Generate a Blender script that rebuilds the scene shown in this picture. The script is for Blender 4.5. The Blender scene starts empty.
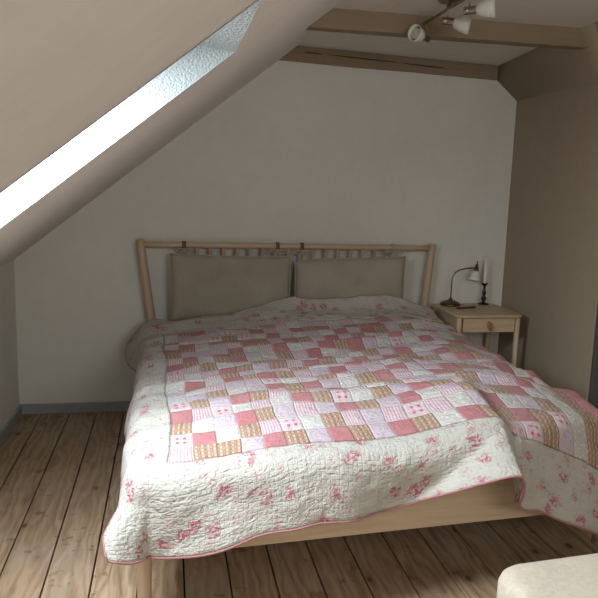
import bpy, bmesh, math, random
from mathutils import Vector, Matrix, noise
random.seed(7)
S = bpy.context.scene
COL = S.collection
PI = math.pi

# ------------------------------------------------------------------ materials
def new_mat(name):
    m = bpy.data.materials.new(name); m.use_nodes = True
    nt = m.node_tree
    return m, nt, nt.nodes['Principled BSDF']

class G:
    """tiny node-graph writer"""
    def __init__(self, nt): self.nt = nt
    def n(self, t, **kw):
        x = self.nt.nodes.new(t)
        for k, v in kw.items(): setattr(x, k, v)
        return x
    def l(self, a, b): self.nt.links.new(a, b)
    def setin(self, node, key, v):
        if hasattr(v, 'is_output') or isinstance(v, bpy.types.NodeSocket): self.l(v, node.inputs[key])
        elif v is not None: node.inputs[key].default_value = v
    def math(self, op, a, b=None, c=None, clamp=False):
        m = self.n('ShaderNodeMath', operation=op, use_clamp=clamp)
        self.setin(m, 0, a)
        if b is not None: self.setin(m, 1, b)
        if c is not None: self.setin(m, 2, c)
        return m.outputs[0]
    def mix(self, f, a, b):
        m = self.n('ShaderNodeMix', data_type='RGBA')
        self.setin(m, 0, f)
        for i, v in ((6, a), (7, b)):
            if isinstance(v, tuple): m.inputs[i].default_value = (*v[:3], 1)
            else: self.l(v, m.inputs[i])
        return m.outputs[2]
    def coord(self, kind='Object'):
        return self.n('ShaderNodeTexCoord').outputs[kind]
    def mapping(self, v, scale=(1, 1, 1), loc=(0, 0, 0), rot=(0, 0, 0)):
        m = self.n('ShaderNodeMapping'); self.l(v, m.inputs[0])
        m.inputs['Scale'].default_value = scale; m.inputs['Location'].default_value = loc
        m.inputs['Rotation'].default_value = rot
        return m.outputs[0]
    def noise(self, v, scale=5, detail=3, rough=.5, dist=0):
        t = self.n('ShaderNodeTexNoise'); self.l(v, t.inputs['Vector'])
        t.inputs['Scale'].default_value = scale; t.inputs['Detail'].default_value = detail
        t.inputs['Roughness'].default_value = rough; t.inputs['Distortion'].default_value = dist
        return t.outputs[0]
    def voro(self, v, scale=5, feature='F1', rnd=1, out=0):
        t = self.n('ShaderNodeTexVoronoi', feature=feature); self.l(v, t.inputs['Vector'])
        t.inputs['Scale'].default_value = scale; t.inputs['Randomness'].default_value = rnd
        return t.outputs[out]
    def ramp(self, f, stops):
        r = self.n('ShaderNodeValToRGB'); self.l(f, r.inputs[0]); e = r.color_ramp.elements
        while len(e) < len(stops): e.new(.5)
        for i, (p, c) in enumerate(stops): e[i].position = p; e[i].color = (*c[:3], 1)
        return r.outputs[0]
    def step(self, x, a, b):
        m = self.n('ShaderNodeMapRange', clamp=True, interpolation_type='SMOOTHSTEP')
        self.l(x, m.inputs[0]); m.inputs[1].default_value = a; m.inputs[2].default_value = b
        return m.outputs[0]
    def bump(self, h, strength=.3, dist=.01, normal=None):
        b = self.n('ShaderNodeBump'); self.l(h, b.inputs['Height'])
        b.inputs['Strength'].default_value = strength; b.inputs['Distance'].default_value = dist
        if normal is not None: self.l(normal, b.inputs['Normal'])
        return b.outputs[0]

def plain(name, col, rough=.5, metal=0, bump=0, bscale=60, var=.06, spec=.5):
    m, nt, p = new_mat(name); g = G(nt); co = g.coord()
    f = g.noise(co, bscale * .3, 4)
    c2 = tuple(max(0, v * (1 - var * 3)) for v in col)
    g.l(g.mix(f, c2, tuple(min(1, v * (1 + var)) for v in col)), p.inputs['Base Color'])
    p.inputs['Roughness'].default_value = rough; p.inputs['Metallic'].default_value = metal
    p.inputs['Specular IOR Level'].default_value = spec
    if bump: g.l(g.bump(g.noise(co, bscale, 3), bump, .004), p.inputs['Normal'])
    return m

def wall_mat(name, col, blotch=.05, rough=.85, chip=False):
    m, nt, p = new_mat(name); g = G(nt); co = g.coord()
    f = g.noise(co, 1.3, 4, .6)
    f2 = g.noise(co, 14, 3, .6)
    f = g.math('ADD', g.math('MULTIPLY', f, .7), g.math('MULTIPLY', f2, .3))
    a = tuple(v * (1 - blotch) for v in col); b = tuple(v * (1 + blotch) for v in col)
    g.l(g.mix(g.step(f, .3, .7), a, b), p.inputs['Base Color'])
    p.inputs['Roughness'].default_value = rough
    p.inputs['Specular IOR Level'].default_value = .25
    h = g.noise(co, 90, 2)
    if chip:
        h = g.math('ADD', h, g.math('MULTIPLY', g.step(g.voro(co, 120), .1, .6), .8))
        g.l(g.bump(h, .4, .004), p.inputs['Normal'])
    else:
        h = g.math('ADD', g.math('MULTIPLY', h, .4), g.noise(co, 22, 3))
        g.l(g.bump(h, .25, .004), p.inputs['Normal'])
    return m

def wood_mat(name, c1, c2, axis='X', scale=1.0, rough=.45):
    m, nt, p = new_mat(name); g = G(nt)
    sc = {'X': (1.5, 26, 26), 'Y': (26, 1.5, 26), 'Z': (26, 26, 1.5)}[axis]
    co = g.mapping(g.coord(), tuple(s * scale for s in sc))
    n1 = g.noise(co, 1.0, 5, .6, 1.5)
    n2 = g.noise(co, 5.0, 2, .5)
    f = g.math('ADD', g.math('MULTIPLY', n1, .75), g.math('MULTIPLY', n2, .25))
    g.l(g.ramp(f, [(.3, c1), (.7, c2)]), p.inputs['Base Color'])
    p.inputs['Roughness'].default_value = rough
    g.l(g.bump(f, .12, .002), p.inputs['Normal'])
    return m

def fabric_weave(g, co, scale=500):
    a = g.n('ShaderNodeTexWave', wave_type='BANDS', bands_direction='X'); g.l(co, a.inputs[0]); a.inputs['Scale'].default_value = scale
    b = g.n('ShaderNodeTexWave', wave_type='BANDS', bands_direction='Y'); g.l(co, b.inputs[0]); b.inputs['Scale'].default_value = scale
    return g.math('MULTIPLY', a.outputs[1], b.outputs[1])

def fabric(name, col, bump=.3, scale=120, var=.08, rough=.95):
    m, nt, p = new_mat(name); g = G(nt); co = g.coord()
    n = g.noise(co, scale, 3, .7); n2 = g.noise(co, 6, 3)
    f = g.math('ADD', g.math('MULTIPLY', n, .6), g.math('MULTIPLY', n2, .4))
    g.l(g.mix(g.step(f, .3, .7), tuple(v * (1 - var * 1.5) for v in col), tuple(v * (1 + var) for v in col)), p.inputs['Base Color'])
    p.inputs['Roughness'].default_value = rough; p.inputs['Specular IOR Level'].default_value = .1
    p.inputs['Sheen Weight'].default_value = .15
    g.l(g.bump(n, bump, .003), p.inputs['Normal'])
    return m

def quilt_mat(kind):
    m, nt, p = new_mat('quilt_' + kind); g = G(nt)
    uv = g.coord('UV')
    sep = g.n('ShaderNodeSeparateXYZ'); g.l(uv, sep.inputs[0]); u, v = sep.outputs[0], sep.outputs[1]
    # slight per-area wash variation
    wash = g.noise(uv, .8, 3)
    def fr(x, k, off=0.):
        return g.math('FRACT', g.math('ADD', g.math('MULTIPLY', x, k), off))
    def band(x, a, b): # 1 inside a..b
        return g.math('MULTIPLY', g.math('GREATER_THAN', x, a), g.math('LESS_THAN', x, b))
    white = (.46, .45, .425)
    if kind == 'rose':
        c = g.mix(g.noise(uv, 9, 3), (.34, .125, .135), (.43, .18, .19))
    elif kind == 'tan_check':
        a = g.step(g.math('ABSOLUTE', g.math('SUBTRACT', fr(u, 4), .5)), .12, .28)
        b = g.step(g.math('ABSOLUTE', g.math('SUBTRACT', fr(v, 4), .5)), .12, .28)
        c = g.mix(a, (.46, .39, .29), (.22, .14, .09))
        c = g.mix(g.math('MULTIPLY', b, .75), c, (.32, .20, .13))
        pk = g.math('MULTIPLY', band(fr(u, 2), .44, .52), .7)
        c = g.mix(pk, c, (.55, .20, .20))
    elif kind == 'lilac':
        c = g.mix(g.step(g.voro(uv, 7), .15, .4), (.37, .285, .335), (.46, .39, .435))
        c = g.mix(g.step(g.noise(uv, 14, 2), .6, .68), c, (.47, .31, .37))
    elif kind == 'pink_stripe':
        a = g.step(g.math('ABSOLUTE', g.math('SUBTRACT', fr(u, 7), .5)), .12, .3)
        c = g.mix(a, (.42, .20, .25), (.51, .46, .475))
        c = g.mix(g.math('MULTIPLY', g.step(g.math('ABSOLUTE', g.math('SUBTRACT', fr(v, 7), .5)), .1, .3), .25), c, (.70, .52, .58))
    elif kind == 'pale_print':
        c = g.mix(g.step(g.noise(uv, 7, 2), .56, .66), white, (.62, .66, .58))
        c = g.mix(g.step(g.noise(g.mapping(uv, loc=(3, 8, 1)), 6, 1), .62, .7), c, (.72, .48, .52))
    elif kind == 'red_check':
        a = g.math('GREATER_THAN', g.math('ABSOLUTE', g.math('SUBTRACT', fr(u, 1), .5)), .28)
        du = g.math('ABSOLUTE', g.math('SUBTRACT', g.math('ABSOLUTE', g.math('SUBTRACT', fr(u, 1), .5)), .17))
        dv = g.math('ABSOLUTE', g.math('SUBTRACT', g.math('ABSOLUTE', g.math('SUBTRACT', fr(v, 1), .5)), .17))
        inu = g.math('LESS_THAN', du, .075); inv = g.math('LESS_THAN', dv, .075)
        c = g.mix(g.math('MULTIPLY', g.math('ADD', inu, inv), .22), (.50, .46, .46), (.66, .22, .34))
        c = g.mix(g.math('MULTIPLY', inu, inv), c, (.55, .08, .18))
    else:  # floral border
        base = g.mix(g.noise(uv, 1.5, 3), (.43, .415, .37), (.475, .46, .42))
        dis = g.n('ShaderNodeTexNoise'); g.l(uv, dis.inputs[0]); dis.inputs['Scale'].default_value = 4; dis.inputs['Detail'].default_value = 2
        vadd = g.n('ShaderNodeVectorMath', operation='MULTIPLY_ADD'); g.l(dis.outputs[1], vadd.inputs[0]); vadd.inputs[1].default_value = (.55, .55, 0); g.l(uv, vadd.inputs[2])
        wv = vadd.outputs[0]
        n_fine = g.noise(uv, 9, 3, .7)
        # big rose clusters
        d1 = g.voro(wv, 1.0)
        petals = g.step(g.noise(uv, 7, 2, .6, .6), .43, .52)
        big = g.math('MULTIPLY', g.step(d1, .36, .20), petals)
        # scattered smaller sprigs
        d2 = g.voro(g.mapping(wv, loc=(5.3, 2.1, 0)), 1.6)
        sm = g.math('MULTIPLY', g.step(d2, .36, .16), g.step(n_fine, .45, .6))
        leaf = g.math('MULTIPLY', g.step(g.math('ABSOLUTE', g.math('SUBTRACT', d1, .36)), .13, .04), g.step(g.noise(g.mapping(uv, loc=(1, 9, 0)), 7, 2, .6), .53, .62))
        c = g.mix(g.math('MULTIPLY', leaf, .75), base, (.31, .33, .27))
        c = g.mix(g.math('MULTIPLY', sm, .85), c, (.44, .15, .19))
        c = g.mix(g.math('MULTIPLY', big, .9), c, (.31, .05, .08))
        c = g.mix(g.math('MULTIPLY', g.math('MULTIPLY', big, g.step(g.noise(uv, 11, 2), .5, .6)), .8), c, (.55, .24, .29))
    c = g.mix(g.math('MULTIPLY', g.step(wash, .35, .7), .12), c, white)
    g.l(c, p.inputs['Base Color'])
    p.inputs['Roughness'].default_value = .92; p.inputs['Specular IOR Level'].default_value = .12
    p.inputs['Sheen Weight'].default_value = .1
    # quilting: stitched lines sink, cloth puckers between them
    if kind == 'floral_border':
        su = g.math('ABSOLUTE', g.math('SUBTRACT', fr(u, 5), .5)); sv = g.math('ABSOLUTE', g.math('SUBTRACT', fr(v, 5), .5))
        puff = g.math('SUBTRACT', 1, g.math('MAXIMUM', g.step(su, .3, .5), g.step(sv, .3, .5)))
        k = .10
    else:
        su = g.math('ABSOLUTE', g.math('SUBTRACT', fr(u, 1), .5)); sv = g.math('ABSOLUTE', g.math('SUBTRACT', fr(v, 1), .5))
        e = g.math('MAXIMUM', g.step(su, .42, .5), g.step(sv, .42, .5))
        r = g.math('SQRT', g.math('ADD', g.math('POWER', su, 2), g.math('POWER', sv, 2)))
        ring = g.step(g.math('ABSOLUTE', g.math('SUBTRACT', r, .3)), .07, .0)
        puff = g.math('SUBTRACT', 1, g.math('MAXIMUM', e, g.math('MULTIPLY', ring, .25)))
        k = .28
    puck = g.noise(uv, 3.2, 4, .6, 1.2)
    rn = g.n('ShaderNodeTexNoise', noise_type='RIDGED_MULTIFRACTAL'); g.l(g.mapping(uv, (1, 2.0, 1), rot=(0, 0, .6)), rn.inputs['Vector'])
    rn.inputs['Scale'].default_value = 2.5; rn.inputs['Detail'].default_value = 3; rn.inputs['Distortion'].default_value = .8
    puck2 = g.voro(g.mapping(wv if kind == 'floral_border' else uv, (1.6, 3.2, 1), rot=(0, 0, .5)), 2.2, 'SMOOTH_F1')
    h = g.math('ADD', g.math('MULTIPLY', puff, k), g.math('ADD', g.math('MULTIPLY', puck, .6), g.math('ADD', g.math('MULTIPLY', puck2, .35), g.math('MULTIPLY', rn.outputs[0], -.55 if kind == 'floral_border' else -.30))))
    g.l(g.bump(h, 1.0, .009), p.inputs['Normal'])
    return m

def floor_mat():
    m, nt, p = new_mat('old_floor_boards'); g = G(nt); co = g.coord()
    sep = g.n('ShaderNodeSeparateXYZ'); g.l(co, sep.inputs[0])
    idx = g.math('FLOOR', g.math('DIVIDE', g.math('ADD', sep.outputs[0], .033), .1632))
    wn = g.n('ShaderNodeTexWhiteNoise', noise_dimensions='1D'); g.l(idx, wn.inputs['W'])
    cmb = g.n('ShaderNodeCombineXYZ'); g.l(g.math('MULTIPLY', wn.outputs[0], 7), cmb.inputs[1]); g.l(g.math('MULTIPLY', wn.outputs[0], 3), cmb.inputs[2])
    va = g.n('ShaderNodeVectorMath', operation='ADD'); g.l(co, va.inputs[0]); g.l(cmb.outputs[0], va.inputs[1]); v = va.outputs[0]
    grain = g.noise(g.mapping(v, (9, .9, 1)), 2.2, 5, .62, 2.2)
    rings = g.n('ShaderNodeTexWave', wave_type='BANDS', bands_direction='X')
    g.l(g.mapping(v, (1, .22, 1)), rings.inputs[0]); rings.inputs['Scale'].default_value = 7; rings.inputs['Distortion'].default_value = 14
    rings.inputs['Detail'].default_value = 3; rings.inputs['Detail Scale'].default_value = 1.6
    fine = g.noise(g.mapping(v, (120, 4, 1)), 1, 3, .6)
    f = g.math('ADD', g.math('MULTIPLY', grain, .58), g.math('ADD', g.math('MULTIPLY', rings.outputs[1], .20), g.math('MULTIPLY', fine, .22)))
    c = g.ramp(f, [(.25, (.17, .098, .054)), (.42, (.32, .215, .13)), (.6, (.45, .32, .205)), (.8, (.53, .405, .285))])
    c = g.mix(g.math('MULTIPLY', wn.outputs[0], .35), c, (.36, .24, .155))
    # worn blotches and stains
    c = g.mix(g.math('MULTIPLY', g.step(g.noise(v, 2.3, 4, .6), .45, .75), .45), c, (.42, .36, .30))
    c = g.mix(g.math('MULTIPLY', g.step(g.noise(g.mapping(v, loc=(4, 4, 0)), 9, 4, .7), .60, .68), .6), c, (.12, .07, .045))
    # knots
    kv = g.mapping(v, (4.6, 2.6, 1)); kd = g.voro(kv, 1.5)
    kn = g.step(g.math('ADD', kd, g.math('MULTIPLY', g.noise(v, 60, 2), .05)), .15, .07)
    halo = g.step(kd, .26, .06)
    c = g.mix(g.math('MULTIPLY', halo, .35), c, (.20, .115, .065))
    c = g.mix(g.math('MULTIPLY', kn, .85), c, (.07, .035, .02))
    g.l(c, p.inputs['Base Color'])
    g.l(g.mapping(co), p.inputs['Roughness']) if 0 else None
    rr = g.n('ShaderNodeMapRange'); g.l(grain, rr.inputs[0]); rr.inputs[3].default_value = .5; rr.inputs[4].default_value = .8
    g.l(rr.outputs[0], p.inputs['Roughness'])
    p.inputs['Specular IOR Level'].default_value = .35
    g.l(g.bump(f, .35, .004), p.inputs['Normal'])
    return m

def glass_mat(name, tint=(1, 1, 1), rough=0):
    m = bpy.data.materials.new(name); m.use_nodes = True; nt = m.node_tree; g = G(nt)
    nt.nodes.remove(nt.nodes['Principled BSDF'])
    tr = g.n('ShaderNodeBsdfTransparent'); tr.inputs[0].default_value = (*tint, 1)
    gl = g.n('ShaderNodeBsdfGlossy'); gl.inputs['Roughness'].default_value = .02
    mx = g.n('ShaderNodeMixShader'); lw = g.n('ShaderNodeFresnel'); lw.inputs[0].default_value = 1.45
    g.l(lw.outputs[0], mx.inputs[0]); g.l(tr.outputs[0], mx.inputs[1]); g.l(gl.outputs[0], mx.inputs[2])
    g.l(mx.outputs[0], nt.nodes['Material Output'].inputs[0])
    return m

M = {
 'back': wall_mat('back_wall_paint', (.70, .70, .655)),
 'left': wall_mat('left_wall_paint', (.70, .705, .665)),
 'slope': wall_mat('slope_paint', (.77, .76, .745)),
 'ceil': wall_mat('ceiling_paint', (.72, .69, .63)),
 'taupe': wall_mat('taupe_wall_paint', (.36, .295, .215)),
 'beam': wood_mat('taupe_painted_beam', (.24, .18, .12), (.30, .23, .16), 'X', .35, .8),
 'crack': plain('beam_crack', (.035, .022, .014), .9),
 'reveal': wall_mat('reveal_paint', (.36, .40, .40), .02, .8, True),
 'base': plain('grey_baseboard_paint', (.33, .345, .36), .55, 0, .05),
 'floor': floor_mat(),
 'under': plain('dark_gap', (.012, .009, .007), .95),
 'frame': plain('window_frame_paint', (.75, .74, .70), .4),
 'glass': glass_mat('window_glass'),
 'birchX': wood_mat('birch_x', (.45, .33, .22), (.58, .445, .315), 'X', .6),
 'birchY': wood_mat('birch_y', (.45, .33, .22), (.58, .445, .315), 'Y', .6),
 'birchZ': wood_mat('birch_z', (.44, .32, .215), (.57, .43, .30), 'Z', .6),
 'nsX': wood_mat('nightstand_birch_x', (.47, .35, .225), (.60, .46, .31), 'X', .6),
 'nsY': wood_mat('nightstand_birch_y', (.47, .35, .225), (.60, .46, .31), 'Y', .6),
 'nsZ': wood_mat('nightstand_birch_z', (.50, .38, .25), (.62, .48, .33), 'Z', .6),
 'cushion': fabric('taupe_cushion_linen', (.37, .335, .27), .35, 160),
 'cushion_tie': fabric('taupe_tie_linen', (.44, .395, .325), .3, 160),
 'strap': plain('brown_leather_strap', (.22, .105, .055), .6, 0, .1),
 'leather': plain('tan_leather', (.34, .17, .08), .55, 0, .15),
 'mattress': fabric('mattress_ticking', (.62, .60, .56), .2, 90),
 'binding': fabric('rose_binding', (.36, .17, .17), .2, 100),
 'brass': plain('aged_brass', (.19, .13, .08), .28, 1, .03),
 'darkmetal': plain('dark_bronze', (.045, .038, .035), .35, .8, .1, 40),
 'nickel': plain('brushed_nickel', (.34, .29, .23), .3, 1),
 'opal': plain('opal_glass', (.74, .76, .70), .25, 0, 0),
 'candle': plain('white_wax', (.82, .82, .78), .5),
 'wick': plain('black_wick', (.02, .02, .02), .9),
 'case': plain('dark_red_brown_case', (.06, .028, .022), .4),
 'cream': fabric('cream_upholstery', (.50, .435, .355), .5, 70, .10),
 'cable': plain('grey_cable', (.42, .40, .38), .6),
 'darktrim': plain('dark_grey_trim', (.085, .078, .068), .6),
}
M['opal'].node_tree.nodes['Principled BSDF'].inputs['Subsurface Weight'].default_value = .0
def bulb_mat():
    m, nt, p = new_mat('bulb_glass'); p.inputs['Base Color'].default_value = (.62, .60, .55, 1); p.inputs['Roughness'].default_value = .2
    return m
M['bulb'] = bulb_mat()

# ------------------------------------------------------------------ mesh helpers
def link(name, bm, mats, parent=None, smooth=False, mods=None):
    me = bpy.data.meshes.new(name); bmesh.ops.recalc_face_normals(bm, faces=bm.faces[:]) if mods != 'keep' else None
    bm.to_mesh(me); bm.free()
    for m in (mats if isinstance(mats, (list, tuple)) else [mats]): me.materials.append(m)
    if smooth:
        for q in me.polygons: q.use_smooth = True
    o = bpy.data.objects.new(name, me); COL.objects.link(o)
    if parent: o.parent = parent; o.matrix_parent_inverse = Matrix.Translation(-parent.location)
    return o

def thing(name, label, cat, loc, group=None):
    o = bpy.data.objects.new(name, None); COL.objects.link(o); o.location = loc; o.empty_display_size = .05
    o['label'] = label; o['category'] = cat
    if group: o['group'] = group
    return o
def tag(o, label, cat, group=None):
    o['label'] = label; o['category'] = cat
    if group: o['group'] = group
    return o
def struct(o): o['kind'] = 'structure'; return o

def box(bm, x0, x1, y0, y1, z0, z1, bev=0, seg=2):
    r = bmesh.ops.create_cube(bm, size=1)
    vs = r['verts']
    for v in vs:
        v.co = Vector(((x0 + x1) / 2 + v.co.x * (x1 - x0), (y0 + y1) / 2 + v.co.y * (y1 - y0), (z0 + z1) / 2 + v.co.z * (z1 - z0)))
    if bev:
        es = list({e for v in vs for e in v.link_edges})
        bmesh.ops.bevel(bm, geom=es, offset=bev, segments=seg, affect='EDGES', profile=.5)
    return vs

def prism(bm, pts, y0, y1):
    """pts: (x,z) polygon extruded along y"""
    a = [bm.verts.new((x, y0, z)) for x, z in pts]; b = [bm.verts.new((x, y1, z)) for x, z in pts]
    n = len(pts)
    bm.faces.new(a); bm.faces.new(b[::-1])
    for i in range(n): bm.faces.new((a[i], b[i], b[(i + 1) % n], a[(i + 1) % n]))

def hexa(bm, p):  # 8 points: bottom 4, top 4
    v = [bm.verts.new(q) for q in p]
    for f in ((0, 1, 2, 3), (7, 6, 5, 4), (0, 4, 5, 1), (1, 5, 6, 2), (2, 6, 7, 3), (3, 7, 4, 0)): bm.faces.new([v[i] for i in f])
    return v

def tube(bm, pts, rad, seg=12, cap=True, closed=False):
    pts = [Vector(p) for p in pts]; n = len(pts)
    rads = rad if isinstance(rad, (list, tuple)) else [rad] * n
    up = None; rings = []
    for i, p in enumerate(pts):
        if closed: t = (pts[(i + 1) % n] - pts[i - 1]).normalized()
        else: t = (pts[min(i + 1, n - 1)] - pts[max(i - 1, 0)]).normalized()
        if up is None:
            up = t.orthogonal().normalized()
        else:
            up = (up - t * up.dot(t)); up = up.normalized() if up.length > 1e-6 else t.orthogonal().normalized()
        s = t.cross(up)
        rings.append([bm.verts.new(p + (up * math.cos(a) + s * math.sin(a)) * rads[i]) for a in [2 * PI * k / seg for k in range(seg)]])
    m = n if closed else n - 1
    for i in range(m):
        A, B = rings[i], rings[(i + 1) % n]
        for k in range(seg): bm.faces.new((A[k], A[(k + 1) % seg], B[(k + 1) % seg], B[k]))
    if cap and not closed:
        bm.faces.new(rings[0][::-1]); bm.faces.new(rings[-1])

def lathe(bm, prof, origin=(0, 0, 0), axis=(0, 0, 1), seg=32, cap0=True, cap1=True):
    """prof: list of (r, h) along axis"""
    o = Vector(origin); ax = Vector(axis).normalized(); u = ax.orthogonal().normalized(); w = ax.cross(u)
    rings = []
    for r, h in prof:
        rings.append([bm.verts.new(o + ax * h + (u * math.cos(2 * PI * k / seg) + w * math.sin(2 * PI * k / seg)) * max(r, 1e-4)) for k in range(seg)])
    for A, B in zip(rings, rings[1:]):
        for k in range(seg): bm.faces.new((A[k], A[(k + 1) % seg], B[(k + 1) % seg], B[k]))
    if cap0: bm.faces.new(rings[0][::-1])
    if cap1: bm.faces.new(rings[-1])

def sm(t): t = max(0., min(1., t)); return t * t * (3 - 2 * t)
def nz(x, y, z=0.): return noise.noise(Vector((x, y, z)))

# ------------------------------------------------------------------ room
W, HL, HC, XS, TH = 3.123, .946, 2.26, 1.6657, .12
SL = (HC - HL) / XS; ANG = math.atan(SL)
NX, NZ = -math.sin(ANG), math.cos(ANG)          # outward normal of the slope
YF = -5.3                                        # wall behind the camera
YJ = -1.03                                       # right wall's corner
XR = 3.27

# floor boards (one floor), 5 mm gaps
bm = bmesh.new(); pitch = .1632; x = .130 - pitch
k = 0
while x < XR + .02:
    x0, x1 = max(x + .003, -.02), min(x + pitch - .003, XR + .02)
    ends = [YF - .05]
    if k in (2, 3): ends.append(-.575)
    if k in (7, 12): ends.append(-2.4)
    if k == 16: ends.append(-3.1)
    ends.append(.03)
    for a, b in zip(ends, ends[1:]): box(bm, x0, x1, a + .001, b - .001, -.022, 0, .0015, 1)
    x += pitch; k += 1
for f in bm.faces: f.material_index = 0
vs = box(bm, -.05, XR + .05, YF - .06, .05, -.06, -.022)
for f in {f for v in vs for f in v.link_faces}: f.material_index = 1
struct(link('floor', bm, [M['floor'], M['under']]))

prof_room = [(0, 0), (W, 0), (W, 2.010), (2.972, 2.134), (2.972, HC), (XS, HC), (0, HL)]
bm = bmesh.new(); prism(bm, [(-.2, -.06), (XR + .1, -.06), (XR + .1, HC + .1), (XS - .1, HC + .1), (-.2, HL)], 0, .12)
struct(link('wall_back', bm, M['back']))
bm = bmesh.new(); prism(bm, [(-.2, -.06), (XR + .1, -.06), (XR + .1, HC + .1), (XS - .1, HC + .1), (-.2, HL)], YF - .12, YF)
struct(link('wall_front', bm, M['back']))
bm = bmesh.new(); box(bm, -.12, 0, YF, 0, -.06, HL)
struct(link('wall_left', bm, M['left']))
# right wall: brown, with the small boxed fold under the ceiling
bm = bmesh.new()
def right_profile(x_low, A, B, Cq):
    return [(x_low, -.06), (x_low, 1.75 if x_low == W else 2.04), Cq, B, A, (A[0] - .01, HC + .06), (XR + .1, HC + .06), (XR + .1, -.06)]
rp = [(0, right_profile(W, (2.972, HC + .002), (2.972, 2.134), (W, 2.010))), (-.87, right_profile(W, (2.962, HC + .002), (3.012, 2.185), (W, 2.010))),
      (YJ, right_profile(W, (2.962, HC + .002), (3.012, 2.185), (W, 2.010)))]
rr_ = [[bm.verts.new((x, y, z)) for x, z in pr] for y, pr in rp]
for A, B in zip(rr_, rr_[1:]):
    for k in range(8):
        f = bm.faces.new((A[k], A[(k + 1) % 8], B[(k + 1) % 8], B[k])); f.smooth = k in (2, 3)
bm.faces.new(rr_[0]); bm.faces.new(rr_[-1][::-1])
prism(bm, [(XR, -.06), (XR + .1, -.06), (XR + .1, 2.05), (XR, 2.05)], YF, YJ)
prism(bm, [(W, 2.045), (XR + .1, 2.045), (XR + .1, HC + .05), (2.952, HC + .05), (2.962, HC), (3.012, 2.185), (W - .001, 2.040)], YF, YJ)
struct(link('wall_right', bm, M['taupe']))
# dark trim on the jamb of the recess
bm = bmesh.new(); box(bm, W + .012, XR - .001, YJ - .022, YJ - .001, 0, 2.045, .003)
struct(link('trim_1', bm, M['darktrim']))
bm = bmesh.new(); box(bm, XS - .02, XR + .1, YF, 0, HC, HC + .1)
hexa(bm, [(XS - .02, -.83, HC), (2.99, -.83, HC), (2.99, 0, HC - .042), (XS - .02, 0, HC - .004), (XS - .02, -.83, HC + .02), (2.99, -.83, HC + .02), (2.99, 0, HC + .02), (XS - .02, 0, HC + .02)])
struct(link('ceiling', bm, M['ceil']))

# sloped wall with the skylight, plus an unseen second one added for light
sky = [(.10, 1.090, -2.750, -2.115), (.10, 1.090, -4.62, -3.93)]
def slope_pt(x, y, off=0): return (x + NX * off, y, HL + SL * x + NZ * off)
def slope_slab(bm, x0, x1, y0, y1, a=0, b=TH):
    hexa(bm, [slope_pt(x0, y0, a), slope_pt(x1, y0, a), slope_pt(x1, y1, a), slope_pt(x0, y1, a),
              slope_pt(x0, y0, b), slope_pt(x1, y0, b), slope_pt(x1, y1, b), slope_pt(x0, y1, b)])
bm = bmesh.new()
X0, X1 = 0.0, XS + .0
slope_slab(bm, -.12, .10, YF, 0); slope_slab(bm, 1.09, XS + .08, YF, 0)
ys = [0, -2.115, -2.75, -3.93, -4.62, YF]
slope_slab(bm, .10, 1.09, -2.115, 0); slope_slab(bm, .10, 1.09, -3.93, -2.75); slope_slab(bm, .10, 1.09, YF, -4.62)
struct(link('wall_sloped', bm, M['slope']))

OFF = .28
def skylight(idx, x0, x1, y0, y1):
    # top reveal almost level, bottom reveal upright, sides plumb
    o = OFF / NZ
    xt = (HL + SL * x1 + .13 * x1 - HL - o) / (SL + .13); zt = HL + SL * x1 + .13 * (x1 - xt)
    A = (x0, HL + SL * x0); B = (x1, HL + SL * x1); Cc = (xt, zt); D = (x0, HL + SL * x0 + o)
    t = .02
    bm = bmesh.new()
    poly = [A, B, Cc, D]
    prism(bm, poly, y1 - .004, y1 + t)         # far side
    prism(bm, poly, y0 - t, y0 + .004)         # near side
    prism(bm, [B, (B[0] + .02, B[1] + .03), (Cc[0], Cc[1] + .03), Cc], y0, y1)
    prism(bm, [(A[0] + .004, A[1] + .003), (D[0] + .004, D[1]), (D[0] - .03, D[1]), (A[0] - .03, A[1] - .01)], y0, y1)
    struct(link('trim_%d' % (idx + 1), bm, M['reveal']))
    # roof window: frame and pane, parallel to the slope
    w = bpy.data.objects.new('window_%d' % idx, None); COL.objects.link(w); w['kind'] = 'structure'
    mid = Vector(((xt + x0) / 2, (y0 + y1) / 2, (Cc[1] + D[1]) / 2)); w.location = mid
    d = Vector((Cc[0] - D[0], 0, Cc[1] - D[1])); L = d.length; d.normalize()
    n = Vector((-d.z, 0, d.x))
    def P(s, y, k): return tuple(Vector((D[0], 0, D[1])) + d * s + n * k + Vector((0, y, 0)))
    bm = bmesh.new(); fw = .05
    for (s0, s1, a, b) in ((-.05, fw, y0 - .05, y1 + .05), (L - fw, L + .05, y0 - .05, y1 + .05), (fw, L - fw, y0 - .05, y0 + fw), (fw, L - fw, y1 - fw, y1 + .05)):
        hexa(bm, [P(s0, a, 0), P(s1, a, 0), P(s1, b, 0), P(s0, b, 0), P(s0, a, .07), P(s1, a, .07), P(s1, b, .07), P(s0, b, .07)])
    f = link('window_frame', bm, M['frame'], w)
    bm = bmesh.new()
    s0, s1, a, b = fw, L - fw, y0 + fw, y1 - fw
    hexa(bm, [P(s0, a, .03), P(s1, a, .03), P(s1, b, .03), P(s0, b, .03), P(s0, a, .036), P(s1, a, .036), P(s1, b, .036), P(s0, b, .036)])
    link('window_pane', bm, M['glass'], w)
    return mid, n, L, y1 - y0
skys = [skylight(i + 1, *a) for i, a in enumerate(sky)]

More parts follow.
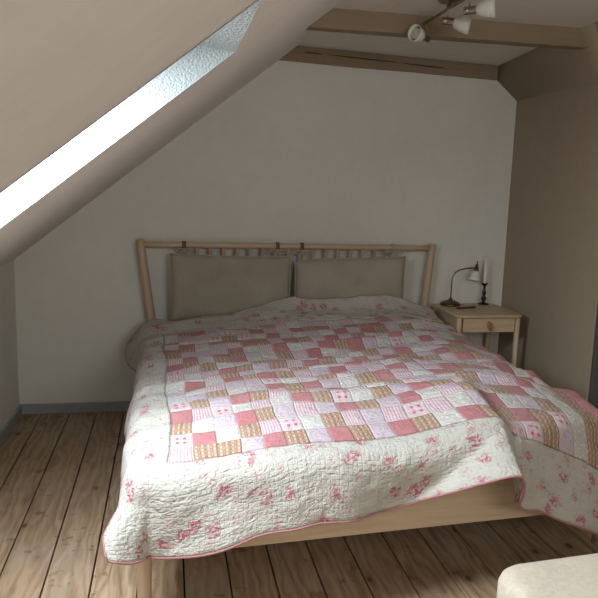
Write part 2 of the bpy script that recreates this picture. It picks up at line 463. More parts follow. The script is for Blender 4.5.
# made-up gable window behind the camera, added for fill light
def fill_window(x0, x1, z0, z1):
    w = bpy.data.objects.new('window_3', None); COL.objects.link(w); w['kind'] = 'structure'; w.location = ((x0 + x1) / 2, YF, z0)
    bm = bmesh.new(); f = .06
    for a, b, c, d in ((x0, x1, z0, z0 + f), (x0, x1, z1 - f, z1), (x0, x0 + f, z0 + f, z1 - f), (x1 - f, x1, z0 + f, z1 - f), ((x0 + x1) / 2 - .03, (x0 + x1) / 2 + .03, z0 + f, z1 - f)):
        box(bm, a, b, YF, YF + .04, c, d, .004)
    link('window_frame', bm, M['frame'], w)
    bm = bmesh.new(); box(bm, x0 + .02, x1 - .02, YF + .012, YF + .018, z0 + .02, z1 - .02); link('window_pane', bm, M['glass'], w)
GW = (1.25, 2.65, 1.45, 2.12)
fill_window(*GW)
# baseboards
bm = bmesh.new(); box(bm, 0, W, -.016, 0, 0, .062, .003); struct(link('baseboard_back', bm, M['base']))
bm = bmesh.new(); box(bm, 0, .016, YF, -.016, 0, .062, .003); struct(link('baseboard_left', bm, M['base']))
bm = bmesh.new(); box(bm, W - .016, W, YJ, -.016, 0, .062, .003); struct(link('baseboard_right', bm, M['base']))

# ceiling beams
def beam(name, label, y0, y1, z0, x_left_bot, x_right_bot, x_right_top, crack=False, fall=0):
    bm = bmesh.new(); n = 40
    def xl(z): return (z - HL) / SL - .004
    rings = []
    for i in range(n + 1):
        t = i / n; ring = []
        for (yy, zz) in ((y0, z0), (y1, z0), (y1, HC + .004), (y0, HC + .004)):
            a = xl(zz); b = x_right_bot if zz == z0 else x_right_top
            xx = a + (b - a) * t
            w = .004 * nz(xx * 2.3, yy * 9, 3.1) + .0015 * nz(xx * 14, yy * 9, 1)
            ring.append(bm.verts.new((xx, yy + (w if zz == z0 or yy == y0 else 0), zz + (w if zz == z0 else 0) - fall * t)))
        rings.append(ring)
    for A, B in zip(rings, rings[1:]):
        for k in range(4): bm.faces.new((A[k], A[(k + 1) % 4], B[(k + 1) % 4], B[k]))
    bm.faces.new(rings[0][::-1]); bm.faces.new(rings[-1])
    o = link(name, bm, M['beam']); o['label'] = label; o['category'] = 'ceiling beam'; o['group'] = 'taupe ceiling beams'
    if crack:
        bm = bmesh.new()
        for (xa, xb, za, zb) in ((1.70, 1.82, 2.219, 2.216), (1.84, 2.30, 2.215, 2.196), (2.32, 2.62, 2.194, 2.180)):
            m = 14; top = []; bot = []
            for i in range(m + 1):
                t = i / m; xx = xa + (xb - xa) * t; zz = za + (zb - za) * t + .002 * nz(xx * 18, 2)
                h = .0028 * math.sin(PI * min(1, max(0, t))) ** .5 + .0003
                top.append(bm.verts.new((xx, y0 - .0052, zz + h))); bot.append(bm.verts.new((xx, y0 - .0052, zz - h)))
            for i in range(m): bm.faces.new((top[i], top[i + 1], bot[i + 1], bot[i]))
        link('drying_crack', bm, M['crack'], o)
    return o
beam('ceiling_beam', 'taupe painted wooden beam along the top of the back wall, with a long crack', -.022, 0, 2.168, 0, 2.966, 2.970, True, .037)
beam('ceiling_beam', 'taupe painted wooden beam across the ceiling behind the spotlights, nearer the room', -.91, -.83, 2.168, 0, 3.045, 2.972)

# ------------------------------------------------------------------ bed
bed = thing('bed', 'pale birch double bed with splayed round posts and spindle headboard', 'bed', (1.66, -1.1, 0))
def post(name, p0, p1, r0, r1):
    bm = bmesh.new(); p0 = Vector(p0); p1 = Vector(p1); d = p1 - p0; n = 10
    pts = [p0 + d * (i / n) for i in range(n + 1)]; rad = [r0 + (r1 - r0) * i / n for i in range(n + 1)]
    e = d.normalized() * .004
    pts = [p0] + [p0 + e] + pts[1:-1] + [p1 - e] + [p1]; rad = [r0 - .004, r0] + rad[1:-1] + [r1, r1 - .004]
    tube(bm, pts, rad, 24); return link(name, bm, M['birchZ'], bed, True)
post('head_post', (.868, -.075, 0), (.728, -.075, 1.084), .031, .024)
post('head_post', (2.482, -.075, 0), (2.572, -.075, 1.080), .031, .024)
bm = bmesh.new(); tube(bm, [(.735 + (2.568 - .735) * i / 12, -.075, 1.052) for i in range(13)], .0185, 20); link('top_rail', bm, M['birchX'], bed, True)
for i in range(17):
    xx = .985 + i * .080
    bm = bmesh.new(); tube(bm, [(xx, -.075, .50), (xx, -.075, .75), (xx, -.075, 1.045)], .0115, 12); link('spindle', bm, M['birchZ'], bed, True)
bm = bmesh.new(); box(bm, .82, 2.52, -.092, -.058, .36, .51, .004); link('head_rail', bm, M['birchX'], bed)
FA, FB = Vector((.812, -2.135, 0)), Vector((2.58, -2.03, 0))   # foot posts
bm = bmesh.new(); fd = (FB - FA).normalized(); fn = Vector((fd.y, -fd.x, 0))
for (p, n_) in ((FA, 1), (FB, 1)):
    pass
post('foot_post', (FA.x, FA.y, 0), (FA.x + .003, FA.y, .40), .0235, .0235)
post('foot_post', (FB.x, FB.y, 0), (FB.x, FB.y, .40), .0235, .0235)
v = hexa(bm, [tuple(FA + fn * .014 + Vector((0, 0, .212))), tuple(FB + fn * .014 + Vector((0, 0, .222))), tuple(FB - fn * .014 + Vector((0, 0, .222))), tuple(FA - fn * .014 + Vector((0, 0, .212))),
          tuple(FA + fn * .014 + Vector((0, 0, .395))), tuple(FB + fn * .014 + Vector((0, 0, .395))), tuple(FB - fn * .014 + Vector((0, 0, .395))), tuple(FA - fn * .014 + Vector((0, 0, .395)))])
bmesh.ops.bevel(bm, geom=list({e for q in v for e in q.link_edges}), offset=.004, segments=2, affect='EDGES')
link('foot_rail', bm, M['birchX'], bed)
for (a, b) in ((Vector((.862, -.09, 0)), FA), (Vector((2.488, -.09, 0)), FB)):
    bm = bmesh.new(); q = Vector((.013, 0, 0))
    hexa(bm, [tuple(a - q + Vector((0, 0, .235))), tuple(a + q + Vector((0, 0, .235))), tuple(b + q + Vector((0, 0, .235))), tuple(b - q + Vector((0, 0, .235))),
              tuple(a - q + Vector((0, 0, .395))), tuple(a + q + Vector((0, 0, .395))), tuple(b + q + Vector((0, 0, .395))), tuple(b - q + Vector((0, 0, .395)))])
    link('side_rail', bm, M['birchY'], bed)
bm = bmesh.new(); box(bm, .90, 2.43, -2.0, -.12, .30, .33, .003); link('slat_base', bm, M['birchX'], bed)

# mattress resting on the slats
bm = bmesh.new()
box(bm, .89, 2.435, -2.01, -.11, .332, .50, .05, 4)
mt = tag(link('mattress', bm, M['mattress'], None, True), 'pale mattress hidden under the patchwork quilt on the bed', 'mattress')

# ------------------------------------------------------------------ quilt
CW = .0765
RH = .0900
NC, NR, BW = 23, 19, 3.5                        # patches across, patches up, border width (in patches)
EX0, EX1, EY = .828, 2.475, -2.145              # where the cloth turns down
GX = [.80, 1.2, 1.6, 2.03, 2.28, 2.50]
GY = [-2.16, -1.85, -1.35, -.9, -.5, -.3, -.18, 0]
GZ = [[.545, .570, .575, .620, .600, .56],
      [.580, .620, .635, .680, .665, .605],
      [.560, .600, .625, .660, .665, .600],
      [.560, .600, .620, .650, .660, .615],
      [.570, .605, .625, .655, .675, .640],
      [.612, .634, .685, .705, .705, .665],
      [.650, .675, .795, .815, .815, .705],
      [.655, .682, .815, .83, .825, .705]]
def cr(p0, p1, p2, p3, t): return .5 * ((2 * p1) + (-p0 + p2) * t + (2 * p0 - 5 * p1 + 4 * p2 - p3) * t * t + (-p0 + 3 * p1 - 3 * p2 + p3) * t ** 3)
def loc1(A, v):
    v = max(A[0], min(A[-1] - 1e-6, v)); i = 0
    while v >= A[i + 1]: i += 1
    return i, (v - A[i]) / (A[i + 1] - A[i])
def topz(x, y):
    i, s = loc1(GX, x); j, t = loc1(GY, y)
    def row(jj):
        R = GZ[max(0, min(len(GY) - 1, jj))]; g = lambda k: R[max(0, min(len(GX) - 1, k))]
        return cr(g(i - 1), g(i), g(i + 1), g(i + 2), s)
    return cr(row(j - 1), row(j), row(j + 1), row(j + 2), t)
def folds(X, Y):
    a = sm((Y + 2.1) / .3)
    # folds running across the bed
    q = Y + .05 * math.sin(X * 2.3 + .6) + .09 * nz(X * 1.4, Y * 1.4, 5)
    w1 = (1 - abs(nz(X * 1.1, q * 5.2, 1.7)) * 2.2)
    w2 = (1 - abs(nz(X * 2.2 + q * 1.2, q * 8.5, 9.2)) * 2.4)
    f = .026 * w1 * (.35 + .65 * sm((Y + 1.9) / .5)) + .011 * w2
    # long soft crease from the right front corner up towards the headboard
    f += .010 * nz(X * 3, Y * 2.4, 22)
    return f * (0.25 + .75 * a) - .012
FH = .082
def quilt_pt(c, r):
    if r < 0 and (c < 0 or c > NC):      # rounded corners of the cloth
        a = (-c if c < 0 else c - NC) / BW; b_ = -r / BW; k = 1 - .12 * (min(1, a) * min(1, b_)) ** 2.2
        r *= k; c = c * k if c < 0 else NC + (c - NC) * k
    X = .900 + CW * c - .020 * RH * r; Y = -2.165 + RH * r
    if r > NR: Y = -2.165 + RH * NR + (r - NR) * CW * .80
    if r < 0: Y = -2.165 + r * FH * (1.04 - .02 * sm((X - .95) / .3) - .16 * sm((X - 1.6) / .4))
    foot = sm((-1.45 - Y) / .55)
    Y += .048 * sm((X - .95) / .45) * sm((2.02 - X) / .25) * sm((-1.2 - Y) / .8)
    # cloth slid over the foot at the right corner
    slide = sm((X - 1.985) / .11)
    Y -= .035 * slide * foot
    X += .012 * nz(X * 4, Y * 4, 3) + .006 * nz(X * 9, Y * 9, 33); Y += .012 * nz(X * 4, Y * 4, 8) + .006 * nz(X * 9, Y * 9, 38)
    EYx = EY + .42 * max(0, X - 2.03) * sm((X - 2.0) / .1)
    EX1y = EX1 + .055 * sm((-1.3 - Y) / .5)
    ox = max(0., EX0 - X) - max(0., X - EX1y); oy = max(0., EYx - Y)
    cx = min(max(X, EX0), EX1y); cy = max(Y, EYx)
    d = math.hypot(ox, oy)
    z0 = topz(cx, cy) + folds(cx, cy)
    dxr = cx - 2.0
    z0 += .048 * math.exp(-(dxr / (.17 if dxr < 0 else .045)) ** 2) * sm((-1.72 - cy) / .25)
    if d < 1e-6: return Vector((cx, cy, z0))
    ex, ey = -ox / d, -oy / d
    th = .07; th2 = None; d0 = 9
    if oy > 0:
        k = oy / d
        th += .10 * (math.sin(X * 13 + 1) * .5 + .5) * k
        th += .16 * math.exp(-((X - 1.25) / .22) ** 2) * k
        th -= .30 * math.exp(-((X - 1.66) / .20) ** 2)
        dx = X - 2.0
        if ox == 0 and dx < 0 and dx > -.62:
            d0 = .04 + .30 * (-dx / .50) ** .8; th2 = .95 * sm((dx + .62) / .4)
        elif ox == 0 and dx >= 0:
            th2 = .95 * math.exp(-(dx / .055) ** 2); d0 = .04; 
            th += .05
    if ox > 0:
        th += .06 * (ox / d) + .12 * nz(Y * 3.2, 2.0, 4.4) * (ox / d)
        th += .48 * sm((Y + .62) / .25) * (ox / d)
        if oy > 0: th += .50 * sm(oy / .22) * min(1, ox / .13)
    th = max(-.14, th); b = .12
    def prof(th, d):
        Psi = PI / 2 - th
        if d < b: return b / Psi * math.sin(Psi * d / b), b / Psi * (1 - math.cos(Psi * d / b))
        return b / Psi * math.sin(Psi) + (d - b) * math.cos(Psi), b / Psi * (1 - math.cos(Psi)) + (d - b) * math.sin(Psi)
    if th2 is not None and d > d0 and th2 > th:
        h, vd = prof(th, d0); e = d - d0; a = min(1, e / .05)
        tt = th + (th2 - th)
        h += e * math.sin(tt) * (.4 + .6 * a); vd += e * math.cos(tt)
    else: h, vd = prof(th, d)
    h += .012 * nz(X * 7, Y * 7, 6) * sm(d / .15)
    return Vector((cx + ex * h, cy + ey * h, z0 - vd))
def pucker(c, r):
    return .0030 * nz(c * 1.6 + 3, r * 2.6, .5) + .0018 * nz(c * 3.4, r * 5.1, 4) 
SUB = 8
U0, U1, V0, V1 = -BW, NC + .5, -BW, NR + BW
nu = int((U1 - U0) * SUB); nv = int((V1 - V0) * SUB)
P = [[quilt_pt(U0 + i / SUB, V0 + j / SUB) for i in range(nu + 1)] for j in range(nv + 1)]
def nrm(i, j):
    a = P[j][min(i + 1, nu)] - P[j][max(i - 1, 0)]; b = P[min(j + 1, nv)][i] - P[max(j - 1, 0)][i]
    n = a.cross(b); return n.normalized() if n.length > 0 else Vector((0, 0, 1))
Nn = [[nrm(i, j) for i in range(nu + 1)] for j in range(nv + 1)]
for j in range(nv + 1):
    for i in range(nu + 1):
        c, r = U0 + i / SUB, V0 + j / SUB
        h = pucker(c, r)
        # seams between patches are slightly sunken
        if 0 <= c <= NC and 0 <= r <= NR:
            su = abs(c - round(c)); sv = abs(r - round(r))
            h += .0020 * (min(1, min(su, sv) / .38) - 1)
        P[j][i] = P[j][i] + Nn[j][i] * h
quilt = thing('quilt', 'pink patchwork quilt with a rose-printed cream border, spread over the bed', 'quilt', (1.66, -1.2, .5))
kinds = ['rose', 'tan_check', 'lilac', 'pink_stripe', 'pale_print', 'red_check']
KM = [quilt_mat(k) for k in kinds]; BM_ = quilt_mat('floral_border')
foot = ['STTLPTLPTLPTWPTSRTL', 'RPWTSRWTSLSRSWLTPTR', 'TWLPTLSLPTLPWSTPWLT', 'PSRWSWPTRWTLPTSRTPW', 'RTLPTSTLPSWTRLWTLSP', 'WLTWLPTPLWTPSWPTLWR']
code = {'P': 0, 'T': 1, 'L': 2, 'S': 3, 'W': 4, 'R': 5}
cells = [[code[ch] for ch in row + 'WTPL'] for row in foot]
rg = random.Random(11)
while len(cells) < NR:
    row = []
    for c in range(NC):
        prev = cells[-1][c]; opts = []
        for k, w in ((0, 5), (1, 5), (2, 5), (3, 5), (4, 5), (5, 2)):
            if row and row[-1] == k: continue
            if prev == k: continue
            if k == 0 and prev == 1: w *= 3        # rose patches sit above check ones
            if k == 1 and row and row[-1] == 0: w *= 2.2
            opts += [k] * int(w * 2)
        row.append(rg.choice(opts))
    cells.append(row)
def sheet(name, test, mats, matidx, label=None):
    bm = bmesh.new(); uvl = bm.loops.layers.uv.new('UVMap'); vmap = {}
    def V(i, j):
        if (i, j) not in vmap: vmap[(i, j)] = bm.verts.new(P[j][i])
        return vmap[(i, j)]
    for j in range(nv):
        for i in range(nu):
            c = U0 + (i + .5) / SUB; r = V0 + (j + .5) / SUB
            if not test(c, r): continue
            q = [(i, j), (i + 1, j), (i + 1, j + 1), (i, j + 1)]
            f = bm.faces.new([V(*a) for a in q]); f.material_index = matidx(c, r); f.smooth = True
            for lp, a in zip(f.loops, q): lp[uvl].uv = (U0 + a[0] / SUB + 10, V0 + a[1] / SUB + 10)
    me = bpy.data.meshes.new(name); bm.to_mesh(me); bm.free()
    for m in mats: me.materials.append(m)
    # same normals on both sides of the seam
    o = bpy.data.objects.new(name, me); COL.objects.link(o); o.parent = quilt; o.matrix_parent_inverse = Matrix.Translation(-quilt.location)
    s = o.modifiers.new('thickness', 'SOLIDIFY'); s.thickness = .007; s.offset = -1
    if label: o['label'] = label
    return o
inside = lambda c, r: 0 < c < NC and 0 < r < NR
sheet('patchwork', inside, KM, lambda c, r: cells[int(r)][int(c)], 'square patches in rose, tan check, lilac and pale prints')
sheet('floral_border', lambda c, r: not inside(c, r), [BM_], lambda c, r: 0, 'cream border printed with small red roses')
# binding round the hem
ring = [P[0][i] for i in range(0, nu + 1)] + [P[j][nu] for j in range(1, nv + 1)] + [P[nv][i] for i in range(nu - 1, -1, -1)] + [P[j][0] for j in range(nv - 1, 0, -1)]
bm = bmesh.new(); tube(bm, [p - Vector((0, 0, .003)) for p in ring[::2]], .0036, 8, closed=True)
o = link('hem_binding', bm, M['binding'], quilt, True); o['label'] = 'rose pink binding along the hem'

# ------------------------------------------------------------------ backrest cushions
def cushion(x0, x1, z0, z1, ty, label, sag):
    t = thing('backrest_cushion', label, 'cushion', ((x0 + x1) / 2, -.15, z0), 'taupe cushions tied to the headboard')
    bm = bmesh.new(); n, m = 44, 28
    def pt(i, j, side):
        u = -1 + 2 * i / n; v = -1 + 2 * j / m
        w = (max(0, 1 - abs(u) ** 5) * max(0, 1 - abs(v) ** 5)) ** .45
        x = (x0 + x1) / 2 + u * (x1 - x0) / 2 * (1 - .012 * (1 - v * v)); z = (z0 + z1) / 2 + v * (z1 - z0) / 2 * (1 - .02 * (1 - u * u))
        if v > 0: z += sag(u) * v
        y = -.152 + side * .046 * w
        if side < 0: y += .008 * nz(u * 2.4 + x0 * 5, v * 2.4, 2) * w + .006 * nz(u * 6, v * 3, x0) * w
        return (x, y, z)
    F = [[bm.verts.new(pt(i, j, -1)) for i in range(n + 1)] for j in range(m + 1)]
    B = [[(F[j][i] if i in (0, n) or j in (0, m) else bm.verts.new(pt(i, j, 1))) for i in range(n + 1)] for j in range(m + 1)]
    for j in range(m):
        for i in range(n):
            bm.faces.new((F[j][i], F[j][i + 1], F[j + 1][i + 1], F[j + 1][i])); bm.faces.new((B[j][i], B[j + 1][i], B[j + 1][i + 1], B[j][i + 1]))
    link('cushion_body', bm, M['cushion'], t, True)
    bm = bmesh.new()
    edge = [F[0][0]]
    pts = [pt(i, 0, -1) for i in range(n)] + [pt(n, j, -1) for j in range(m)] + [pt(i, m, -1) for i in range(n, 0, -1)] + [pt(0, j, -1) for j in range(m, 0, -1)]
    tube(bm, pts, .0035, 6, closed=True); link('piping', bm, M['cushion_tie'], t, True)
    for (tx, leather) in ty:
        bm = bmesh.new()
        # band wrapped round the rail
        for k in (-1, 1):
            tube(bm, [(tx + k * .006, -.075 + .0195 * math.cos(a), 1.052 + .0195 * math.sin(a)) for a in [2 * PI * q / 18 for q in range(18)]], .0065, 8, closed=True)
        link('rail_band', bm, M['strap'] if leather else M['cushion_tie'], t, True)
        bm = bmesh.new()
        c0 = Vector((tx, -.108, 1.028))
        for sx in (-1, 1):  # two loops and two tails
            loop = [c0 + Vector((sx * (.028 + .027 * math.sin(a - PI / 2)) * 1.0, -.004 * math.sin(a), .011 * math.sin(a) - .006 + .008 * nz(tx * 9, sx))) for a in [2 * PI * q / 16 for q in range(16)]]
            tube(bm, loop, .0046, 7, closed=True)
            tube(bm, [c0, c0 + Vector((sx * .012, -.006, -.018)), c0 + Vector((sx * (.024 + .01 * nz(tx * 5, 1)), -.010, -.034)), c0 + Vector((sx * .034, -.012, -.046 - .012 * sx))], [.004, .005, .005, .004], 7)
        r = bmesh.ops.create_icosphere(bm, subdivisions=2, radius=.008, matrix=Matrix.Translation(c0))
        tube(bm, [c0, Vector((tx, -.10, 1.036))], .004, 6)
        tube(bm, [c0, Vector((tx, -.13, min(z1, 1.0) - .004))], .0035, 6)
        link('bow', bm, M['cushion_tie'], t, True)
    return t
cushion(.905, 1.632, .60, 1.003, [(.988, True), (1.558, True)], 'taupe fabric backrest cushion tied to the left half of the headboard', lambda u: -.004 * u - .004 * (1 - u * u))
cushion(1.658, 2.365, .60, .992, [(1.712, True), (2.306, False)], 'taupe fabric backrest cushion on the headboard, the one nearer the nightstand', lambda u: .012 * u - .012 * math.exp(-((u + .95) / .2) ** 2))

# ------------------------------------------------------------------ nightstand
NZT = .682
ns = thing('nightstand', 'small birch nightstand with one drawer between the bed and right wall', 'nightstand', (2.80, -.25, 0))
bm = bmesh.new()
x0, x1, y0, y1, rr = 2.597, 3.040, -.468, -.03, .048
def rrect(x0, x1, y0, y1, r, z, k=6):
    pts = []
    for (cx, cy, a0) in ((x1 - r, y1 - r, 0), (x0 + r, y1 - r, PI / 2), (x0 + r, y0 + r, PI), (x1 - r, y0 + r, 1.5 * PI)):
        for i in range(k + 1):
            a = a0 + PI / 2 * i / k; pts.append((cx + r * math.cos(a), cy + r * math.sin(a), z))
    return pts
def rslab(bm, x0, x1, y0, y1, r, z0, z1, e=.004):
    L = [rrect(x0 + e, x1 - e, y0 + e, y1 - e, r - e, z0), rrect(x0, x1, y0, y1, r, z0 + e), rrect(x0, x1, y0, y1, r, z1 - e), rrect(x0 + e, x1 - e, y0 + e, y1 - e, r - e, z1)]
    R = [[bm.verts.new(p) for p in q] for q in L]; n = len(R[0])
    for A, B in zip(R, R[1:]):
        for k in range(n): bm.faces.new((A[k], A[(k + 1) % n], B[(k + 1) % n], B[k]))
    bm.faces.new(R[0][::-1]); bm.faces.new(R[-1])
rslab(bm, x0, x1, y0, y1, rr, NZT - .018, NZT); link('table_top', bm, M['nsX'], ns)
for (lx, ly) in ((x0 + .030, y0 + .030), (x1 - .030, y0 + .030), (x0 + .030, y1 - .030), (x1 - .030, y1 - .030)):
    bm = bmesh.new(); tube(bm, [(lx, ly, 0), (lx, ly, .004), (lx, ly, .3), (lx, ly, NZT - .018)], [.013, .0155, .016, .0165], 20); link('leg', bm, M['nsZ'], ns, True)
zb = NZT - .018 - .092
for (a, b, c, d) in ((x0 + .018, x0 + .034, y0 + .045, y1 - .045), (x1 - .034, x1 - .018, y0 + .045, y1 - .045)):
    bm = bmesh.new(); box(bm, a, b, c, d, zb, NZT - .018, .002); link('side_panel', bm, M['nsY'], ns)
bm = bmesh.new(); box(bm, x0 + .045, x1 - .045, y1 - .034, y1 - .018, zb, NZT - .018, .002); link('back_panel', bm, M['nsX'], ns)
bm = bmesh.new(); box(bm, x0 + .040, x1 - .040, y0 + .03, y1 - .04, zb, zb + .006, 0); link('drawer_floor', bm, M['nsX'], ns)
bm = bmesh.new(); box(bm, x0 + .052, x1 - .052, y0 + .016, y0 + .034, zb + .001, NZT - .0215, .0025)
dr = link('drawer_front', bm, M['nsX'], ns)
hx = (x0 + x1) / 2 - .008; hy = y0 + .016; hz = NZT - .047
bm = bmesh.new()
# leather loop pull
L = []
for q in range(15):
    a = PI * 2 * q / 14
    L.append(Vector((hx + .004 + .013 * math.sin(a) + .010 * (1 - math.cos(a)) * .5, hy - .010 - .008 * (1 - math.cos(a)) * .5, hz - .024 * (1 - math.cos(a)) * .95)))
tube(bm, L[:-1], .0058, 8, closed=True)
tube(bm, [(hx + .004, hy + .002, hz), (hx + .004, hy - .012, hz)], .007, 12)
h = link('pull_loop', bm, M['leather'], ns, True); h['label'] = 'tan leather loop handle'

# lamp on nightstand
lx, ly = 2.710, -.100
lamp = thing('table_lamp', 'small aged brass table lamp with a frosted glass shade on nightstand', 'lamp', (lx, ly, NZT))
bm = bmesh.new(); lathe(bm, [(.064, 0), (.068, .004), (.068, .009), (.063, .016), (.044, .026), (.020, .034), (.010, .042), (.006, .052)], (lx, ly, NZT)); link('base', bm, M['brass'], lamp, True)
bm = bmesh.new()
pts = [(lx, ly, NZT + .035 + i * .02) for i in range(6)]
q0 = Vector((lx, ly, NZT + .155)); ctrl = [q0, q0 + Vector((.004, 0, .030)), q0 + Vector((.022, .0, .060)), q0 + Vector((.055, 0, .078)), q0 + Vector((.100, 0, .088)), q0 + Vector((.161, 0, .092))]
pts = pts + [tuple(p) for p in ctrl]
tube(bm, pts, .0042, 10); link('stem', bm, M['brass'], lamp, True)
hd = Vector((lx + .166, ly, NZT + .243)); ax = Vector((-.16, -.14, -1)).normalized()
bm = bmesh.new(); lathe(bm, [(.003, -.048), (.004, -.040), (.0035, -.03), (.009, -.026), (.011, -.014), (.016, .004), (.019, .018), (.018, .024)], hd, ax, 20); link('socket', bm, M['brass'], lamp, True)
bm = bmesh.new(); lathe(bm, [(.018, .018), (.025, .028), (.031, .046), (.034, .064), (.040, .082), (.038, .083), (.032, .065), (.029, .047), (.023, .030), (.016, .020)], hd, ax, 28, False, False); link('lamp_shade', bm, M['opal'], lamp, True)
bm = bmesh.new(); lathe(bm, [(.006, .024), (.010, .035), (.014, .046), (.012, .056), (.006, .062)], hd, ax, 16); link('bulb', bm, M['bulb'], lamp, True)

# candlestick + candle
cxx, cyy = 2.955, -.075
cs = thing('candlestick', 'dark bronze candlestick with a turned stem standing beside the lamp', 'candlestick', (cxx, cyy, NZT))
bm = bmesh.new(); lathe(bm, [(.036, 0), (.037, .004), (.034, .007), (.020, .010), (.012, .014)], (cxx, cyy, NZT), seg=28); link('foot', bm, M['darkmetal'], cs, True)
bm = bmesh.new(); lathe(bm, [(.012, .012), (.009, .022), (.016, .032), (.018, .042), (.012, .052), (.008, .062), (.013, .072), (.014, .082), (.008, .098), (.007, .122)], (cxx, cyy, NZT), seg=24); link('stem', bm, M['darkmetal'], cs, True)
bm = bmesh.new(); lathe(bm, [(.007, .118), (.012, .126), (.020, .138), (.023, .143), (.020, .144), (.012, .136), (.0105, .130)], (cxx, cyy, NZT), seg=24, cap1=False); link('cup', bm, M['darkmetal'], cs, True)
cd = thing('candle', 'tall white taper candle standing in the dark candlestick', 'candle', (cxx, cyy, NZT + .130))
bm = bmesh.new(); lathe(bm, [(.0095, .130), (.011, .142), (.0105, .215), (.0085, .285), (.005, .307), (.002, .313)], (cxx, cyy, NZT), seg=20); link('wax_stick', bm, M['candle'], cd, True)
bm = bmesh.new(); tube(bm, [(cxx, cyy, NZT + .311), (cxx + .001, cyy, NZT + .319)], .0012, 6); link('wick', bm, M['wick'], cd)
# small dark case lying in front of the lamp
bm = bmesh.new(); box(bm, -.074, .074, -.010, .010, 0, .010, .003)
cobj = link('slim_case', bm, M['case']); cobj.location = (2.765, -.225, NZT + .0002); cobj.rotation_euler = (0, 0, .30)
tag(cobj, 'slim dark reddish-brown case lying on the nightstand before the lamp', 'case')

# ------------------------------------------------------------------ ceiling spotlights
BX, BZ = 2.112, 2.212
sp = thing('ceiling_spotlight', 'metal bar ceiling light with swivelling frosted glass spots', 'ceiling light', (BX, -1.20, HC), None)
bm = bmesh.new(); lathe(bm, [(.050, 0), (.050, -.012), (.044, -.020), (.012, -.022), (.008, -.050)], (BX, -1.24, HC), seg=32); link('canopy', bm, M['nickel'], sp, True)
bm = bmesh.new(); tube(bm, [(BX, -.955, BZ), (BX, -1.52, BZ)], .007, 12); link('bar', bm, M['nickel'], sp, True)
def spot(y, drop, d, off=(0, 0), k=1.2):
    d = Vector(d).normalized()
    base = Vector((BX, y, BZ)); j = base + Vector((off[0], off[1], -drop))
    bm = bmesh.new(); tube(bm, [base + Vector((0, 0, .009)), base + Vector((0, 0, -.005)), j], .0042, 10); st = link('spot_arm', bm, M['nickel'], sp, True)
    s0 = j - d * .020
    bm = bmesh.new(); lathe(bm, [(a_ * k, b_ * k) for a_, b_ in [(.012, -.002), (.0135, .0), (.0135, .012), (.012, .014), (.0135, .016), (.0135, .040), (.012, .046)]], s0, d, 24); link('spot_socket', bm, M['nickel'], sp, True)
    bm = bmesh.new(); lathe(bm, [(a_ * k, b_ * k) for a_, b_ in [(.014, .040), (.020, .046), (.028, .062), (.033, .082), (.036, .100), (.034, .100), (.031, .083), (.026, .064), (.018, .048), (.012, .043)]], s0, d, 28, False, False); link('glass_shade', bm, M['opal'], sp, True)
    bm = bmesh.new(); lathe(bm, [(a_ * k, b_ * k) for a_, b_ in [(.010, .045), (.014, .058), (.022, .078), (.024, .086), (.020, .088), (.002, .088)]], s0, d, 24); link('bulb', bm, M['bulb'], sp, True)
spot(-.975, .072, (-.86, -.50, .14), k=1.08)
spot(-1.235, .052, (.90, -.40, -.16))
spot(-1.465, .060, (.86, -.50, .08))

# ------------------------------------------------------------------ upholstered stool corner, cable
st = thing('footstool', 'cream upholstered stool with rounded corners in front of the bed foot', 'stool', (2.05, -3.02, 0))
bm = bmesh.new()
sx0, sx1, sy0, sy1 = 1.672, 2.42, -3.30, -2.735
layers = []
for (ins, z) in ((.03, .315), (.008, .325), (.0, .345), (.0, .415), (.006, .434), (.018, .446), (.036, .452)):
    layers.append([bm.verts.new(p) for p in rrect(sx0 + ins, sx1 - ins, sy0 + ins, sy1 - ins, .075 - ins * .6, z, 10)])
n = len(layers[0])
for A, B in zip(layers, layers[1:]):
    for k in range(n): bm.faces.new((A[k], A[(k + 1) % n], B[(k + 1) % n], B[k]))
bm.faces.new(layers[0][::-1]); bm.faces.new(layers[-1])
seat = link('seat', bm, M['cream'], st, True)
for (a, b) in ((sx0 + .08, sy0 + .08), (sx1 - .08, sy0 + .08), (sx0 + .08, sy1 - .08), (sx1 - .08, sy1 - .08)):
    bm = bmesh.new(); tube(bm, [(a, b, 0), (a, b, .316)], [.014, .021], 16); link('leg', bm, M['birchZ'], st, True)
for q in (st,):
    q.rotation_euler = (0, 0, .085); q.location = (2.118, -2.965, 0)
bm = bmesh.new()
cp = [(2.30, -1.30), (2.24, -1.50), (2.205, -1.70), (2.190, -1.83), (2.200, -1.92), (2.185, -2.00), (2.19, -2.06), (2.23, -2.18), (2.30, -2.30), (2.33, -2.45)]
pts = []
for i in range(len(cp) - 1):
    for t in (0, .33, .66):
        g0 = lambda k: cp[max(0, min(len(cp) - 1, k))]
        pts.append((cr(g0(i - 1)[0], g0(i)[0], g0(i + 1)[0], g0(i + 2)[0], t), cr(g0(i - 1)[1], g0(i)[1], g0(i + 1)[1], g0(i + 2)[1], t), .0028))
pts.append((*cp[-1], .0028))
tube(bm, pts, .0026, 8)
tag(link('cable', bm, M['cable'], None, True), 'thin grey cable lying on the dark floorboards under the bed', 'cable')

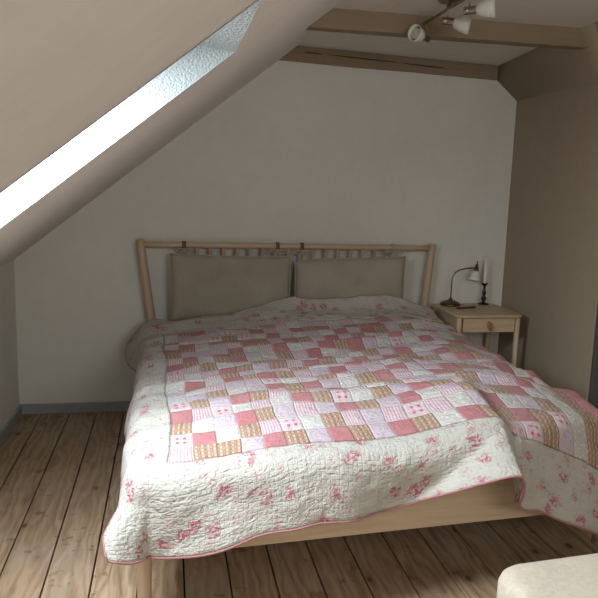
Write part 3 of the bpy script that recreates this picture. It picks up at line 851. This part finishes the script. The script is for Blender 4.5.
# ------------------------------------------------------------------ light
world = bpy.data.worlds.new('sky'); S.world = world; world.use_nodes = True
bg = world.node_tree.nodes['Background']; bg.inputs[0].default_value = (.62, .80, 1.0, 1); bg.inputs[1].default_value = 2.0
def daylight(i, power, col=(.88, .95, 1.0)):
    mid, n, L, wy = skys[i]
    ld = bpy.data.lights.new('daylight', 'AREA'); ld.shape = 'RECTANGLE'; ld.size = L - .14; ld.size_y = wy - .14; ld.energy = power; ld.color = col; ld.spread = math.radians(148)
    o = bpy.data.objects.new('daylight', ld); COL.objects.link(o)
    o.location = mid - n * .02
    zx = n; xx = Vector((n.z, 0, -n.x)); yy = zx.cross(xx)
    o.matrix_world = Matrix(((xx.x, yy.x, zx.x, o.location.x), (xx.y, yy.y, zx.y, o.location.y), (xx.z, yy.z, zx.z, o.location.z), (0, 0, 0, 1)))
daylight(0, 13.6); daylight(1, 5.5)  # the second lamp is extra light through the added skylight
ld = bpy.data.lights.new('daylight', 'AREA'); ld.shape = 'RECTANGLE'; ld.size = GW[1] - GW[0] - .1; ld.size_y = GW[3] - GW[2] - .1; ld.energy = 10.5; ld.color = (1.0, .975, .93)  # fill lamp set in the made-up gable window
o = bpy.data.objects.new('daylight', ld); COL.objects.link(o); o.location = ((GW[0] + GW[1]) / 2, YF + .06, (GW[2] + GW[3]) / 2); o.rotation_euler = (PI / 2, 0, 0)

# ------------------------------------------------------------------ camera
cam = bpy.data.cameras.new('camera'); co = bpy.data.objects.new('camera', cam); COL.objects.link(co)
fw = Vector((.1887496, .96892082, -.15989384)); rt = Vector((.98202302, -.18657741, .0286297)); up = Vector((.00209266, .16242327, .98671896))
co.matrix_world = Matrix(((rt.x, up.x, -fw.x, .88953), (rt.y, up.y, -fw.y, -4.25353), (rt.z, up.z, -fw.z, 1.41), (0, 0, 0, 1)))
cam.sensor_width = 36; cam.sensor_fit = 'HORIZONTAL'; cam.lens = 683.48 / 598 * 36; cam.clip_start = .02
S.camera = co
vs_ = S.view_settings
vs_.view_transform = 'Standard'; vs_.look = 'None'; vs_.gamma = 1; vs_.use_curve_mapping = False; vs_.exposure = 1.25
